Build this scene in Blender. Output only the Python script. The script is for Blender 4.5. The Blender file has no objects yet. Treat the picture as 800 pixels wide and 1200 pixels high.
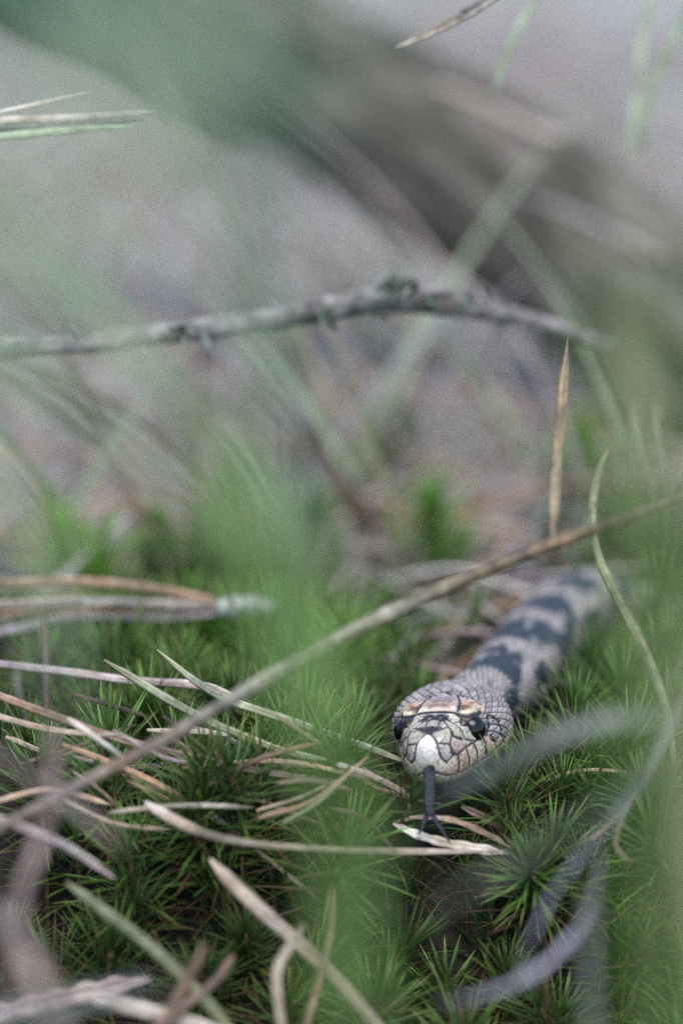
import bpy, math, random
import numpy as np
from mathutils import Vector, Matrix, noise as mnoise
from mathutils.kdtree import KDTree

R = math.radians
rnd = random.Random(11)
scene = bpy.context.scene
col = scene.collection

# ------------------------------------------------------------------ camera
CAM = Vector((0.0, 0.0, 0.275))
PITCH = R(18.0)
FOCUS = 0.70                     # metres to the snake's eye
LENS, FRAME_W = 112.0, 0.15      # 24x36 mm portrait frame, 0.15 m wide at the focus distance
FSTOP = 4.5
cd = bpy.data.cameras.new("camera")
cd.sensor_fit = 'VERTICAL'; cd.sensor_width = 36; cd.sensor_height = 36; cd.lens = LENS
cd.clip_start = 0.01; cd.clip_end = 500
cd.dof.use_dof = True; cd.dof.focus_distance = 0.700; cd.dof.aperture_fstop = FSTOP
cam = bpy.data.objects.new("camera", cd); col.objects.link(cam)
cam.location = CAM; cam.rotation_euler = (R(90) - PITCH, 0, 0)
scene.camera = cam
AX_R = Vector((1, 0, 0)); AX_F = Vector((0, math.cos(PITCH), -math.sin(PITCH))); AX_U = Vector((0, math.sin(PITCH), math.cos(PITCH)))
PX = FRAME_W / 800 / FOCUS       # metres per photo pixel per metre of depth

# ------------------------------------------------------------------ world, sun, exposure
SUN_EL, SUN_AZ = 70.0, 165.0     # soft overcast light from above, a little behind the snake's right
w = bpy.data.worlds.new("World"); scene.world = w; w.use_nodes = True
nt = w.node_tree
sky = nt.nodes.new('ShaderNodeTexSky'); sky.sky_type = 'NISHITA'; sky.sun_disc = False
sky.sun_elevation = R(SUN_EL); sky.sun_rotation = R(SUN_AZ); sky.air_density = 1.0; sky.dust_density = 1.2; sky.ozone_density = 1.0
nt.links.new(sky.outputs[0], nt.nodes['Background'].inputs[0]); nt.nodes['Background'].inputs[1].default_value = 0.12
sd = bpy.data.lights.new("sun", 'SUN'); sd.energy = 1.3; sd.angle = R(40); sd.color = (1.0, 0.96, 0.93)
sun = bpy.data.objects.new("sun", sd); col.objects.link(sun)
_a, _e = R(SUN_AZ), R(SUN_EL)
sdir = Vector((math.sin(_a) * math.cos(_e), math.cos(_a) * math.cos(_e), math.sin(_e)))
sun.rotation_euler = (-sdir).to_track_quat('-Z', 'Y').to_euler()
scene.view_settings.view_transform = 'Standard'; scene.view_settings.look = 'None'
scene.view_settings.exposure = 1.3; scene.view_settings.gamma = 1.0
scene.render.engine = 'CYCLES'
scene.cycles.use_denoising = False
scene.cycles.max_bounces = 6; scene.cycles.diffuse_bounces = 3; scene.cycles.transmission_bounces = 4

# ------------------------------------------------------------------ helpers
def P(px, py, d):
    """world point on the ray through photo pixel (px,py) at depth d"""
    return CAM + AX_F * d + AX_R * ((px - 400) * PX * d) + AX_U * ((600 - py) * PX * d)

def ss(a, b, x):
    t = np.clip((np.asarray(x, float) - a) / (b - a), 0, 1); return t * t * (3 - 2 * t)

def n2(x, y, s, o=0.0):
    return mnoise.noise(Vector((x * s + o, y * s - o, o * 1.7)))

def moss_top(x, y):
    """height of the tops of the moss layer"""
    edge = 0.648 + 0.008 * n2(x, 0, 22, 3.1)
    z = 0.004 * n2(x, y, 30, 1.0) + 0.006 * n2(x, y, 11, 5.0)
    if y < edge:
        k = edge - y
        fall = 1.35 * k if k < 0.11 else 0.1485 + (k - 0.11) * 0.1
        fall = fall * min(1.0, k / 0.02) if k < 0.02 else fall
        z -= fall
    if y > 1.0: z += 0.02 * n2(x, y, 3.0, 2.0) * min(1, (y - 1.0) / 0.5)
    if y > 6: z += 0.6 * n2(x, y, 0.1, 4.0) * min(1, (y - 6) / 20)
    return z

def ground_z(x, y): return moss_top(x, y) - 0.020

def tag(o, label=None, cat=None, group=None, kind=None):
    if label: o['label'] = label
    if cat: o['category'] = cat
    if group: o['group'] = group
    if kind: o['kind'] = kind
    return o

def mesh_from(name, verts, faces, uvs=None, smooth=True, colr=None):
    me = bpy.data.meshes.new(name)
    me.from_pydata([tuple(v) for v in verts], [], faces)
    if smooth: me.polygons.foreach_set("use_smooth", np.ones(len(me.polygons), bool))
    if uvs is not None:
        lay = me.uv_layers.new(name="UVMap")
        li = np.empty(len(me.loops), np.int32); me.loops.foreach_get("vertex_index", li)
        lay.data.foreach_set("uv", np.asarray(uvs, np.float32)[li].ravel())
    if colr is None and uvs is not None: colr = np.ones((len(verts), 4), np.float32)
    if colr is not None:
        at = me.color_attributes.new("tint", 'FLOAT_COLOR', 'POINT')
        at.data.foreach_set("color", np.asarray(colr, np.float32).ravel())
    me.update()
    return me

def obj(name, me, mat=None, parent=None):
    o = bpy.data.objects.new(name, me); col.objects.link(o)
    if mat is not None and me is not None and not me.materials: me.materials.append(mat)
    if parent is not None: o.parent = parent
    return o

def empty(name, loc=(0, 0, 0)):
    o = bpy.data.objects.new(name, None); o.empty_display_size = 0.01; o.location = loc; col.objects.link(o); return o

def spline(pts, n):
    """Catmull-Rom through tuples/vectors of any length -> n samples"""
    A = np.array([list(p) for p in pts], float)
    if len(A) == 2:
        t = np.linspace(0, 1, n)[:, None]; return A[0] * (1 - t) + A[1] * t
    B = np.vstack([2 * A[0] - A[1], A, 2 * A[-1] - A[-2]])
    m = len(A) - 1; out = []
    for t in np.linspace(0, m, n):
        i = min(int(t), m - 1); f = t - i
        p0, p1, p2, p3 = B[i], B[i + 1], B[i + 2], B[i + 3]
        out.append(0.5 * (2 * p1 + (p2 - p0) * f + (2 * p0 - 5 * p1 + 4 * p2 - p3) * f * f + (3 * p1 - p0 - 3 * p2 + p3) * f ** 3))
    return np.array(out)

SEC_NEEDLE = [(-1, 0.0), (-0.75, 0.55), (-0.25, 0.85), (0.1, 0.62), (0.3, 0.85), (0.8, 0.5), (1, 0.0), (0.5, -0.5), (-0.5, -0.5)]   # half-round with a groove
SEC_BLADE = [(-1, 0.42), (-0.5, 0.16), (0, 0.0), (0.5, 0.16), (1, 0.42), (0.5, 0.02), (0, -0.16), (-0.5, 0.02)]                     # shallow V leaf with thickness
SEC_ROUND = [(math.cos(k * math.tau / 12), math.sin(k * math.tau / 12)) for k in range(12)]

def sweep(path, widths, section, face=None, n=None, thick=1.0, twist=0.0, wob=0.0, seed=0):
    """path: Nx3 points, widths: half widths; face: the direction the section's +v looks to"""
    path = np.asarray(path, float); N = len(path)
    rr = random.Random(seed)
    verts, uvs, faces = [], [], []
    fv = Vector(face) if face is not None else -AX_F
    L = 0.0; M = len(section); ph = rr.uniform(0, 6.28)
    for i in range(N):
        t = Vector(path[min(i + 1, N - 1)] - path[max(i - 1, 0)]).normalized()
        nrm = (fv - t * fv.dot(t)).normalized(); sidev = t.cross(nrm).normalized()
        a = twist * i / max(1, N - 1)
        s2 = sidev * math.cos(a) + nrm * math.sin(a); n2_ = nrm * math.cos(a) - sidev * math.sin(a)
        if i: L += float(np.linalg.norm(path[i] - path[i - 1]))
        wd = widths[i] * (1 + wob * math.sin(ph + i * 0.9) * rr.uniform(0.4, 1))
        c = Vector(path[i])
        for j, (u, v) in enumerate(section):
            verts.append(c + s2 * (u * wd) + n2_ * (v * wd * thick))
            uvs.append((L * 1000, j / M))
    for i in range(N - 1):
        for j in range(M):
            k = (j + 1) % M
            faces.append((i * M + j, i * M + k, (i + 1) * M + k, (i + 1) * M + j))
    faces.append(tuple(range(M))[::-1]); faces.append(tuple((N - 1) * M + j for j in range(M)))
    return verts, faces, uvs

# ------------------------------------------------------------------ materials
def mat_new(name):
    m = bpy.data.materials.new(name); m.use_nodes = True
    nt = m.node_tree; b = nt.nodes['Principled BSDF']; return m, nt, b

def ramp(nt, fac, stops):
    r = nt.nodes.new('ShaderNodeValToRGB'); e = r.color_ramp.elements
    while len(e) < len(stops): e.new(0.5)
    for el, (p, c) in zip(e, stops): el.position = p; el.color = (*c, 1)
    nt.links.new(fac, r.inputs[0]); return r.outputs[0]

def noise_node(nt, vec, scale, detail=4, rough=0.55):
    t = nt.nodes.new('ShaderNodeTexNoise'); t.inputs['Scale'].default_value = scale
    t.inputs['Detail'].default_value = detail; t.inputs['Roughness'].default_value = rough
    if vec is not None: nt.links.new(vec, t.inputs['Vector'])
    return t.outputs['Fac']

def mapped(nt, out, scale):
    m = nt.nodes.new('ShaderNodeMapping'); m.inputs['Scale'].default_value = scale
    nt.links.new(out, m.inputs['Vector']); return m.outputs[0]

def mixc(nt, fac, a, b, mode='MIX'):
    m = nt.nodes.new('ShaderNodeMix'); m.data_type = 'RGBA'; m.blend_type = mode
    for s, v in ((m.inputs[0], fac), (m.inputs[6], a), (m.inputs[7], b)):
        if isinstance(v, (int, float)): s.default_value = v
        elif isinstance(v, tuple): s.default_value = (*v, 1)
        else: nt.links.new(v, s)
    return m.outputs[2]

def bump(nt, h, b, dist, strength=0.6):
    n = nt.nodes.new('ShaderNodeBump'); n.inputs['Distance'].default_value = dist; n.inputs['Strength'].default_value = strength
    nt.links.new(h, n.inputs['Height']); nt.links.new(n.outputs[0], b.inputs['Normal'])

def plant_mat(name, dark, mid, light, trans=0.0, rough=0.55, streak=True, speck=0.0):
    """dead or living blade: streaks along the length (UV: u = mm along, v = round), varied per object"""
    m, nt, b = mat_new(name)
    uv = nt.nodes.new('ShaderNodeTexCoord')
    s1 = noise_node(nt, mapped(nt, uv.outputs['UV'], (0.05, 9.0, 1)), 1.0, 5, 0.6)
    s2 = noise_node(nt, mapped(nt, uv.outputs['UV'], (0.35, 2.0, 1)), 1.0, 4, 0.6)
    oi = nt.nodes.new('ShaderNodeObjectInfo')
    f = nt.nodes.new('ShaderNodeMath'); f.operation = 'MULTIPLY_ADD'; f.inputs[1].default_value = 0.55
    nt.links.new(s1, f.inputs[0]); 
    f2 = nt.nodes.new('ShaderNodeMath'); f2.operation = 'MULTIPLY_ADD'; f2.inputs[1].default_value = 0.45
    nt.links.new(s2, f2.inputs[0])
    f3 = nt.nodes.new('ShaderNodeMath'); f3.operation = 'MULTIPLY_ADD'; f3.inputs[1].default_value = 0.18; f3.inputs[2].default_value = -0.09
    nt.links.new(oi.outputs['Random'], f3.inputs[0]); nt.links.new(f3.outputs[0], f2.inputs[2]); nt.links.new(f2.outputs[0], f.inputs[2])
    c = ramp(nt, f.outputs[0], [(0.36, dark), (0.5, mid), (0.64, light)])
    if speck > 0:
        v = noise_node(nt, mapped(nt, uv.outputs['UV'], (2.2, 6.0, 1)), 1.0, 2)
        k = ramp(nt, v, [(0.60, (0, 0, 0)), (0.70, (1, 1, 1))])
        k2 = nt.nodes.new('ShaderNodeMath'); k2.operation = 'MULTIPLY'; k2.inputs[1].default_value = speck
        nt.links.new(k, k2.inputs[0])
        c = mixc(nt, k2.outputs[0], c, tuple(x * 0.25 for x in dark))
    va = nt.nodes.new('ShaderNodeVertexColor'); va.layer_name = 'tint'
    c = mixc(nt, 1.0, c, va.outputs[0], 'MULTIPLY')
    nt.links.new(c, b.inputs['Base Color']); b.inputs['Roughness'].default_value = rough
    bump(nt, s1, b, 0.0002, 0.5)
    if trans > 0:
        tr = nt.nodes.new('ShaderNodeBsdfTranslucent'); nt.links.new(c, tr.inputs[0])
        mx = nt.nodes.new('ShaderNodeMixShader'); mx.inputs[0].default_value = trans
        nt.links.new(b.outputs[0], mx.inputs[1]); nt.links.new(tr.outputs[0], mx.inputs[2])
        nt.links.new(mx.outputs[0], nt.nodes['Material Output'].inputs[0])
    return m

M = {}
M['tan'] = plant_mat('dry_straw_tan', (0.11, 0.07, 0.045), (0.32, 0.245, 0.165), (0.58, 0.49, 0.37), 0.1, speck=0.7)
M['pink'] = plant_mat('dry_straw_pinkish', (0.13, 0.08, 0.07), (0.36, 0.27, 0.24), (0.60, 0.50, 0.47), 0.1, speck=0.6)
M['pale'] = plant_mat('bleached_straw', (0.22, 0.165, 0.12), (0.54, 0.47, 0.39), (0.80, 0.76, 0.70), 0.12, speck=0.6)
M['green'] = plant_mat('fading_green_straw', (0.07, 0.075, 0.03), (0.22, 0.23, 0.12), (0.42, 0.41, 0.27), 0.1, speck=0.7)
M['brown'] = plant_mat('brown_needle', (0.035, 0.018, 0.01), (0.13, 0.075, 0.045), (0.28, 0.19, 0.13), 0.05, speck=0.6)
M['orange'] = plant_mat('orange_needle', (0.16, 0.08, 0.035), (0.40, 0.25, 0.15), (0.62, 0.47, 0.34), 0.1, speck=0.4)
M['grey'] = plant_mat('weathered_grey_blade', (0.10, 0.095, 0.095), (0.30, 0.285, 0.30), (0.58, 0.55, 0.58), 0.15, speck=0.2)
M['slate'] = plant_mat('dull_grey_green_blade', (0.05, 0.058, 0.045), (0.14, 0.155, 0.135), (0.36, 0.37, 0.34), 0.1, speck=0.2)
M['leafgreen'] = plant_mat('fresh_grass_green', (0.035, 0.10, 0.018), (0.075, 0.19, 0.035), (0.16, 0.30, 0.08), 0.35)
M['teal'] = plant_mat('bluish_green_leaf', (0.06, 0.14, 0.078), (0.12, 0.235, 0.14), (0.20, 0.32, 0.20), 0.3)
M['lime'] = plant_mat('yellow_green_grass', (0.10, 0.20, 0.03), (0.17, 0.32, 0.055), (0.27, 0.42, 0.12), 0.4)
M['olive'] = plant_mat('olive_grass', (0.16, 0.17, 0.075), (0.29, 0.30, 0.16), (0.45, 0.45, 0.30), 0.3)
M['palegreen'] = plant_mat('pale_green_grass', (0.20, 0.27, 0.14), (0.38, 0.46, 0.28), (0.58, 0.63, 0.47), 0.3)

def mk_moss_mat(name, base, tip):
    m, nt, b = mat_new(name)
    uv = nt.nodes.new('ShaderNodeTexCoord'); sp = nt.nodes.new('ShaderNodeSeparateXYZ'); nt.links.new(uv.outputs['UV'], sp.inputs[0])
    oi = nt.nodes.new('ShaderNodeObjectInfo')
    c = ramp(nt, sp.outputs[0], [(0.0, tuple(x * 0.8 for x in base)), (0.5, base), (0.9, tip), (1.0, (tip[0] * 1.6, tip[1] * 1.05, tip[2]))])
    hs = nt.nodes.new('ShaderNodeHueSaturation'); nt.links.new(c, hs.inputs['Color'])
    mr = nt.nodes.new('ShaderNodeMapRange'); mr.inputs['To Min'].default_value = 0.55; mr.inputs['To Max'].default_value = 1.4
    nt.links.new(oi.outputs['Random'], mr.inputs[0]); nt.links.new(mr.outputs[0], hs.inputs['Value'])
    # dead lower leaves are brown: stored in v
    bc = mixc(nt, sp.outputs[1], hs.outputs[0], (0.11, 0.065, 0.03))
    nt.links.new(bc, b.inputs['Base Color']); b.inputs['Roughness'].default_value = 0.5
    tr = nt.nodes.new('ShaderNodeBsdfTranslucent'); nt.links.new(bc, tr.inputs[0])
    mx = nt.nodes.new('ShaderNodeMixShader'); mx.inputs[0].default_value = 0.3
    nt.links.new(b.outputs[0], mx.inputs[1]); nt.links.new(tr.outputs[0], mx.inputs[2])
    nt.links.new(mx.outputs[0], nt.nodes['Material Output'].inputs[0])
    return m
M['moss'] = mk_moss_mat('haircap_moss_green', (0.048, 0.108, 0.017), (0.165, 0.275, 0.055))
M['moss_bright'] = mk_moss_mat('bright_moss_green', (0.11, 0.26, 0.022), (0.22, 0.42, 0.07))
M['stem'], _nt, _b = mat_new('moss_stem_brown'); _b.inputs['Base Color'].default_value = (0.09, 0.05, 0.02, 1)

# ------------------------------------------------------------------ ground
def build_ground():
    xs = np.unique(np.concatenate([-np.geomspace(0.25, 80, 40)[::-1], np.linspace(-0.25, 0.25, 91), np.geomspace(0.25, 80, 40)]))
    ys = np.unique(np.concatenate([-np.geomspace(0.05, 40, 24)[::-1], np.linspace(-0.05, 0.45, 26), np.linspace(0.45, 1.0, 111), np.geomspace(1.0, 120, 90)]))
    V = []; F = []
    for y in ys:
        for x in xs:
            fine = 0.003 * n2(x, y, 140, 2) if (abs(x) < 0.3 and 0.4 < y < 2) else 0
            V.append((x, y, ground_z(x, y) + fine))
    nx = len(xs)
    for j in range(len(ys) - 1):
        for i in range(nx - 1):
            a = j * nx + i; F.append((a, a + 1, a + nx + 1, a + nx))
    m, nt, b = mat_new('forest_floor')
    g = nt.nodes.new('ShaderNodeNewGeometry')
    f1 = noise_node(nt, g.outputs['Position'], 260, 6, 0.7)
    f2 = noise_node(nt, g.outputs['Position'], 14, 4, 0.6)
    c1 = ramp(nt, f1, [(0.3, (0.006, 0.005, 0.004)), (0.5, (0.026, 0.018, 0.013)), (0.7, (0.085, 0.06, 0.045))])
    c2 = ramp(nt, f1, [(0.3, (0.12, 0.115, 0.095)), (0.5, (0.31, 0.305, 0.27)), (0.7, (0.56, 0.55, 0.51))])
    # the open floor beyond the moss is covered in bleached litter
    sp = nt.nodes.new('ShaderNodeSeparateXYZ'); nt.links.new(g.outputs['Position'], sp.inputs[0])
    mr = nt.nodes.new('ShaderNodeMapRange'); mr.interpolation_type = 'SMOOTHSTEP'
    mr.inputs['From Min'].default_value = 0.76; mr.inputs['From Max'].default_value = 1.05; nt.links.new(sp.outputs[1], mr.inputs[0])
    ad = nt.nodes.new('ShaderNodeMath'); ad.operation = 'MULTIPLY_ADD'; ad.inputs[1].default_value = 1.0; ad.inputs[2].default_value = -0.22
    nt.links.new(mr.outputs[0], ad.inputs[0])
    a2 = nt.nodes.new('ShaderNodeMath'); a2.operation = 'ADD'; nt.links.new(ad.outputs[0], a2.inputs[0]); nt.links.new(f2, a2.inputs[1])
    k = ramp(nt, a2.outputs[0], [(0.40, (0, 0, 0)), (0.75, (1, 1, 1))])
    nt.links.new(mixc(nt, k, c1, c2), b.inputs['Base Color']); b.inputs['Roughness'].default_value = 0.95
    bump(nt, f1, b, 0.003, 0.8)
    o = obj('ground', mesh_from('ground', V, F), m); tag(o, kind='structure')
    o['label'] = 'dark humus forest floor rising in a mossy bank, bleached litter beyond'
    return o
build_ground()

# ------------------------------------------------------------------ fallen log behind
def build_log():
    root = empty('fallen_log')
    a, bpt = P(-60, -130, 1.12), P(1080, 540, 1.0)
    rad = 0.0292
    ax = (bpt - a); L = ax.length; ax.normalize()
    up = (Vector((0, 0, 1)) - ax * ax.z).normalized(); sd_ = ax.cross(up)
    N, K = 170, 72
    V, F, uv = [], [], []
    for i in range(N):
        t = i / (N - 1); c = a + ax * (L * t) + up * (0.006 * math.sin(t * 5)) + sd_ * (0.008 * math.sin(t * 7 + 1))
        for j in range(K):
            th = j / K * math.tau
            q = Vector((math.cos(th) * 1.3, math.sin(th) * 1.3, t * 9))
            rr = rad * (1 + 0.15 * mnoise.noise(q) + 0.10 * mnoise.noise(Vector((q.x * 4, q.y * 4, q.z * 0.8))) + 0.02 * mnoise.noise(q * 9))
            V.append(c + up * (math.sin(th) * rr) + sd_ * (math.cos(th) * rr)); uv.append((L * t * 1000, j / K))
    for i in range(N - 1):
        for j in range(K):
            k = (j + 1) % K; F.append((i * K + j, i * K + k, (i + 1) * K + k, (i + 1) * K + j))
    F.append(tuple(range(K))[::-1]); F.append(tuple((N - 1) * K + j for j in range(K)))
    m, nt, b = mat_new('weathered_bark')
    g = nt.nodes.new('ShaderNodeNewGeometry'); tc = nt.nodes.new('ShaderNodeTexCoord')
    f1 = noise_node(nt, mapped(nt, tc.outputs['UV'], (0.03, 16, 1)), 1, 6, 0.65)
    f2 = noise_node(nt, g.outputs['Position'], 9, 3)
    c = ramp(nt, f1, [(0.34, (0.024, 0.021, 0.015)), (0.5, (0.078, 0.067, 0.050)), (0.70, (0.22, 0.195, 0.165))])
    gm = ramp(nt, f1, [(0.3, (0.02, 0.045, 0.022)), (0.6, (0.05, 0.10, 0.05)), (0.8, (0.12, 0.17, 0.10))])
    sp = nt.nodes.new('ShaderNodeSeparateXYZ'); nt.links.new(g.outputs['Position'], sp.inputs[0])
    mr = nt.nodes.new('ShaderNodeMapRange'); mr.interpolation_type = 'SMOOTHSTEP'
    mr.inputs['From Min'].default_value = 0.06; mr.inputs['From Max'].default_value = -0.10; nt.links.new(sp.outputs[0], mr.inputs[0])
    mu = nt.nodes.new('ShaderNodeMath'); mu.operation = 'MULTIPLY'; mu.inputs[1].default_value = 0.6; nt.links.new(mr.outputs[0], mu.inputs[0])
    nt.links.new(mixc(nt, mu.outputs[0], c, gm), b.inputs['Base Color']); b.inputs['Roughness'].default_value = 0.9
    bump(nt, f1, b, 0.003, 0.8)
    obj('trunk', mesh_from('log_trunk', V, F, uv), m, root)
    # splinters of bare pale wood lifting from the bark
    def splinter(path, wpx, mat):
        p = spline([P(*q) for q in path], 14); n = len(p)
        wd = [wpx * PX * path[0][2] / 2 * (0.35 + 0.65 * math.sin(math.pi * (0.12 + 0.8 * i / (n - 1)))) for i in range(n)]
        v, f, u = sweep(p, wd, SEC_BLADE, face=Vector((0, -0.7, 1)), wob=0.2, seed=int(path[0][0]))
        obj('bark_splinter', mesh_from('bark_splinter', v, f, u), M[mat], root)
    splinter([(505, 98, 1.000), (560, 118, 0.993), (612, 146, 0.985), (640, 166, 0.980)], 11, 'pale')
    splinter([(575, 126, 0.990), (618, 148, 0.983), (650, 160, 0.978), (676, 155, 0.973)], 15, 'pale')
    splinter([(610, 228, 0.985), (670, 250, 0.977), (720, 274, 0.971), (752, 296, 0.965)], 7, 'grey')
    splinter([(690, 262, 0.975), (735, 282, 0.969), (772, 302, 0.963)], 11, 'pale')
    tag(root, 'thick weathered log leaning down behind the twig, mossy at its higher end', 'log')
build_log()

# ------------------------------------------------------------------ the snake
MM = 0.001
NOSE = P(500, 886, 0.6885)
Yl = (AX_R * 0.268 + AX_U * 0.215 + AX_F * 0.945).normalized()          # from the nose to the back of the head
Zl = (AX_U - Yl * AX_U.dot(Yl)).normalized()
Xl = Yl.cross(Zl).normalized()
_roll = R(3.0)
Xl, Zl = Xl * math.cos(_roll) + Zl * math.sin(_roll), Zl * math.cos(_roll) - Xl * math.sin(_roll)
HEAD_TAB = np.array([  # y, half width, top, bottom (mm)
    (0, 0.01, -0.45, -0.55), (0.25, 2.1, 1.5, -3.0), (0.8, 3.7, 2.7, -4.8), (2, 5.2, 3.8, -6.3), (4, 6.7, 4.7, -7.3), (6, 7.6, 5.2, -7.9),
    (8, 8.3, 5.6, -8.2), (9.8, 8.9, 5.9, -8.4), (10.6, 9.2, 6.75, -8.5), (12, 9.8, 7.1, -8.6), (16, 11.5, 7.8, -8.7), (20, 12.7, 8.5, -8.7),
    (24, 13.2, 9.0, -8.5), (28, 12.3, 8.9, -8.3), (32, 10.2, 8.3, -8.1), (38, 8.0, 7.5, -7.6), (46, 7.9, 7.5, -7.3)])

def hermite(x, X, Y):
    h = np.diff(X); d = np.diff(Y) / h
    m = np.zeros_like(Y); m[0], m[-1] = d[0], d[-1]
    for i in range(1, len(X) - 1):
        m[i] = 0 if d[i - 1] * d[i] <= 0 else 3 * (h[i - 1] + h[i]) / ((2 * h[i] + h[i - 1]) / d[i - 1] + (h[i] + 2 * h[i - 1]) / d[i])
    k = np.clip(np.searchsorted(X, x) - 1, 0, len(h) - 1); t = (x - X[k]) / h[k]
    return ((1 + 2 * t) * (1 - t) ** 2 * Y[k] + t * (1 - t) ** 2 * h[k] * m[k] + t * t * (3 - 2 * t) * Y[k + 1] + t * t * (t - 1) * h[k] * m[k + 1])

BODY_PX = [(575, 812, 0.738), (600, 789, 0.757), (640, 738, 0.792), (685, 709, 0.820), (728, 716, 0.832), (775, 738, 0.826), (830, 752, 0.822), (890, 745, 0.83), (940, 720, 0.85), (970, 690, 0.88)]

def build_snake():
    root = empty('snake', (NOSE.x, NOSE.y + 0.02, 0.0))
    root_inv = Matrix.Translation(-root.location)
    NT = 416
    # centre line
    ctrl = [NOSE + Yl * (y * MM) for y in (20, 25, 30)] + [P(*q) for q in BODY_PX]
    fine = spline(ctrl, 1500)
    seg = np.r_[0, np.cumsum(np.linalg.norm(np.diff(fine, axis=0), axis=1))]
    s_head = 22.0 * (np.linspace(0, 1, 330)[:-1]) ** 1.45
    s_body = np.arange(22.0, 20 + seg[-1] * 1000, 0.5)
    S = np.r_[s_head, s_body]; NS = len(S); TOT = S[-1]
    C = np.zeros((NS, 3))
    for k in range(3):
        C[:, k] = np.where(S < 20, (NOSE + Yl * 0)[k] + np.array([Yl[k]])[0] * S * MM, np.interp((S - 20) * MM, seg, fine[:, k]))
    T = np.gradient(C, axis=0); T /= np.linalg.norm(T, axis=1)[:, None]
    T[S < 20] = np.array(Yl)
    wb = ss(22, 60, S)[:, None]
    UP = np.array(Zl)[None] * (1 - wb) + np.array([0, 0, 1.0])[None] * wb
    X = np.cross(T, UP); X /= np.linalg.norm(X, axis=1)[:, None]
    Z = np.cross(X, T)
    q = np.sqrt(np.minimum(S, 46)); Q = np.sqrt(HEAD_TAB[:, 0])
    a = hermite(q, Q, HEAD_TAB[:, 1]); zt = hermite(q, Q, HEAD_TAB[:, 2]); zb = hermite(q, Q, HEAD_TAB[:, 3])
    grow = 1 + 0.22 * ss(44, 80, S); tap = 1 - 0.72 * ss(TOT * 0.55, TOT, S) ** 1.2
    a, zt, zb = a * grow * tap, zt * grow * tap, zb * grow * tap
    zc = np.where(S < 30, -1.0, -1.0 + ss(30, 50, S)) * ss(0, 1.5, S) - 0.5 * (1 - ss(0, 1.5, S))
    th = np.arange(NT) / NT * math.tau                                   # 0 = top of the back, +90 deg = viewer's right
    ex = (0.80 * (1 - ss(24, 46, S)) + 0.98 * ss(24, 46, S))[:, None]
    sn, cs = np.sin(th)[None], np.cos(th)[None]
    xl = a[:, None] * np.sign(sn) * np.abs(sn) ** ex
    zl = np.where(cs >= 0, zc[:, None] + (zt - zc)[:, None] * np.abs(cs) ** ex, zc[:, None] - (zc - zb)[:, None] * np.abs(cs) ** ex)
    yl = np.repeat(S[:, None], NT, 1)
    def world(xl, zl, dy=0):
        return C[:, None, :] + X[:, None, :] * (xl * MM)[..., None] + Z[:, None, :] * (zl * MM)[..., None]
    def normals(Wp):
        dth = np.roll(Wp, -1, 1) - np.roll(Wp, 1, 1); dsx = np.gradient(Wp, axis=0)
        n = np.cross(dth, dsx); l = np.linalg.norm(n, axis=2, keepdims=True); return n / np.maximum(l, 1e-12)
    # soft modelling of the face
    sx = np.abs(xl)
    def blob(cx, cy, cz, sg): return np.exp(-((sx - cx) ** 2 + (yl - cy) ** 2 + (zl - cz) ** 2) / (2 * sg * sg))
    soft = -0.75 * blob(7.4, 7.2, 1.6, 1.9) + 1.15 * blob(8.2, 12.0, 6.0, 1.5) + 0.5 * blob(8.0, 15.0, 6.6, 1.6) - 1.1 * blob(9.5, 12.8, 2.3, 1.7) + 0.35 * blob(0, 0, 0.4, 2.0)
    soft += 0.5 * blob(12.3, 21, 0.5, 4) - 0.25 * blob(0, 7, 5.5, 1.6)
    W0 = world(xl, zl); N0 = normals(W0)
    if np.mean(np.einsum('ijk,ijk->ij', N0, W0 - C[:, None, :])[50:]) < 0: N0 = -N0
    N0[0] = -np.array(Yl)
    W1 = W0 + N0 * (soft * MM)[..., None]
    N1 = normals(W1)
    if np.mean(np.einsum('ijk,ijk->ij', N1, N0)[50:]) < 0: N1 = -N1
    N1[0] = -np.array(Yl)
    # ---- head plates: seams read on the face, put on the surface, mirrored on the head's own symmetry plane
    H = S < 34
    hw = W1[H].reshape(-1, 3); hn = N1[H].reshape(-1, 3)
    hl = np.stack([xl[H], yl[H], zl[H]], -1).reshape(-1, 3)
    vv = hw - np.array(CAM)
    dep = vv @ np.array(AX_F); ppx = 400 + (vv @ np.array(AX_R)) / (PX * dep); ppy = 600 - (vv @ np.array(AX_U)) / (PX * dep)
    front = np.einsum('ij,ij->i', hn, vv) < 0
    kt = KDTree(int(front.sum()))
    fi = np.nonzero(front)[0]
    for n_, i in enumerate(fi): kt.insert((ppx[i], ppy[i], 0), n_)
    kt.balance()
    def snap(cx, cy):
        px, py = 440 + cx / 4.4444, 770 + cy / 4.4444
        hit = kt.find_n((px, py, 0), 6); i = fi[min(hit, key=lambda h: dep[fi[h[1]]])[1]]
        return hl[i]
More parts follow.
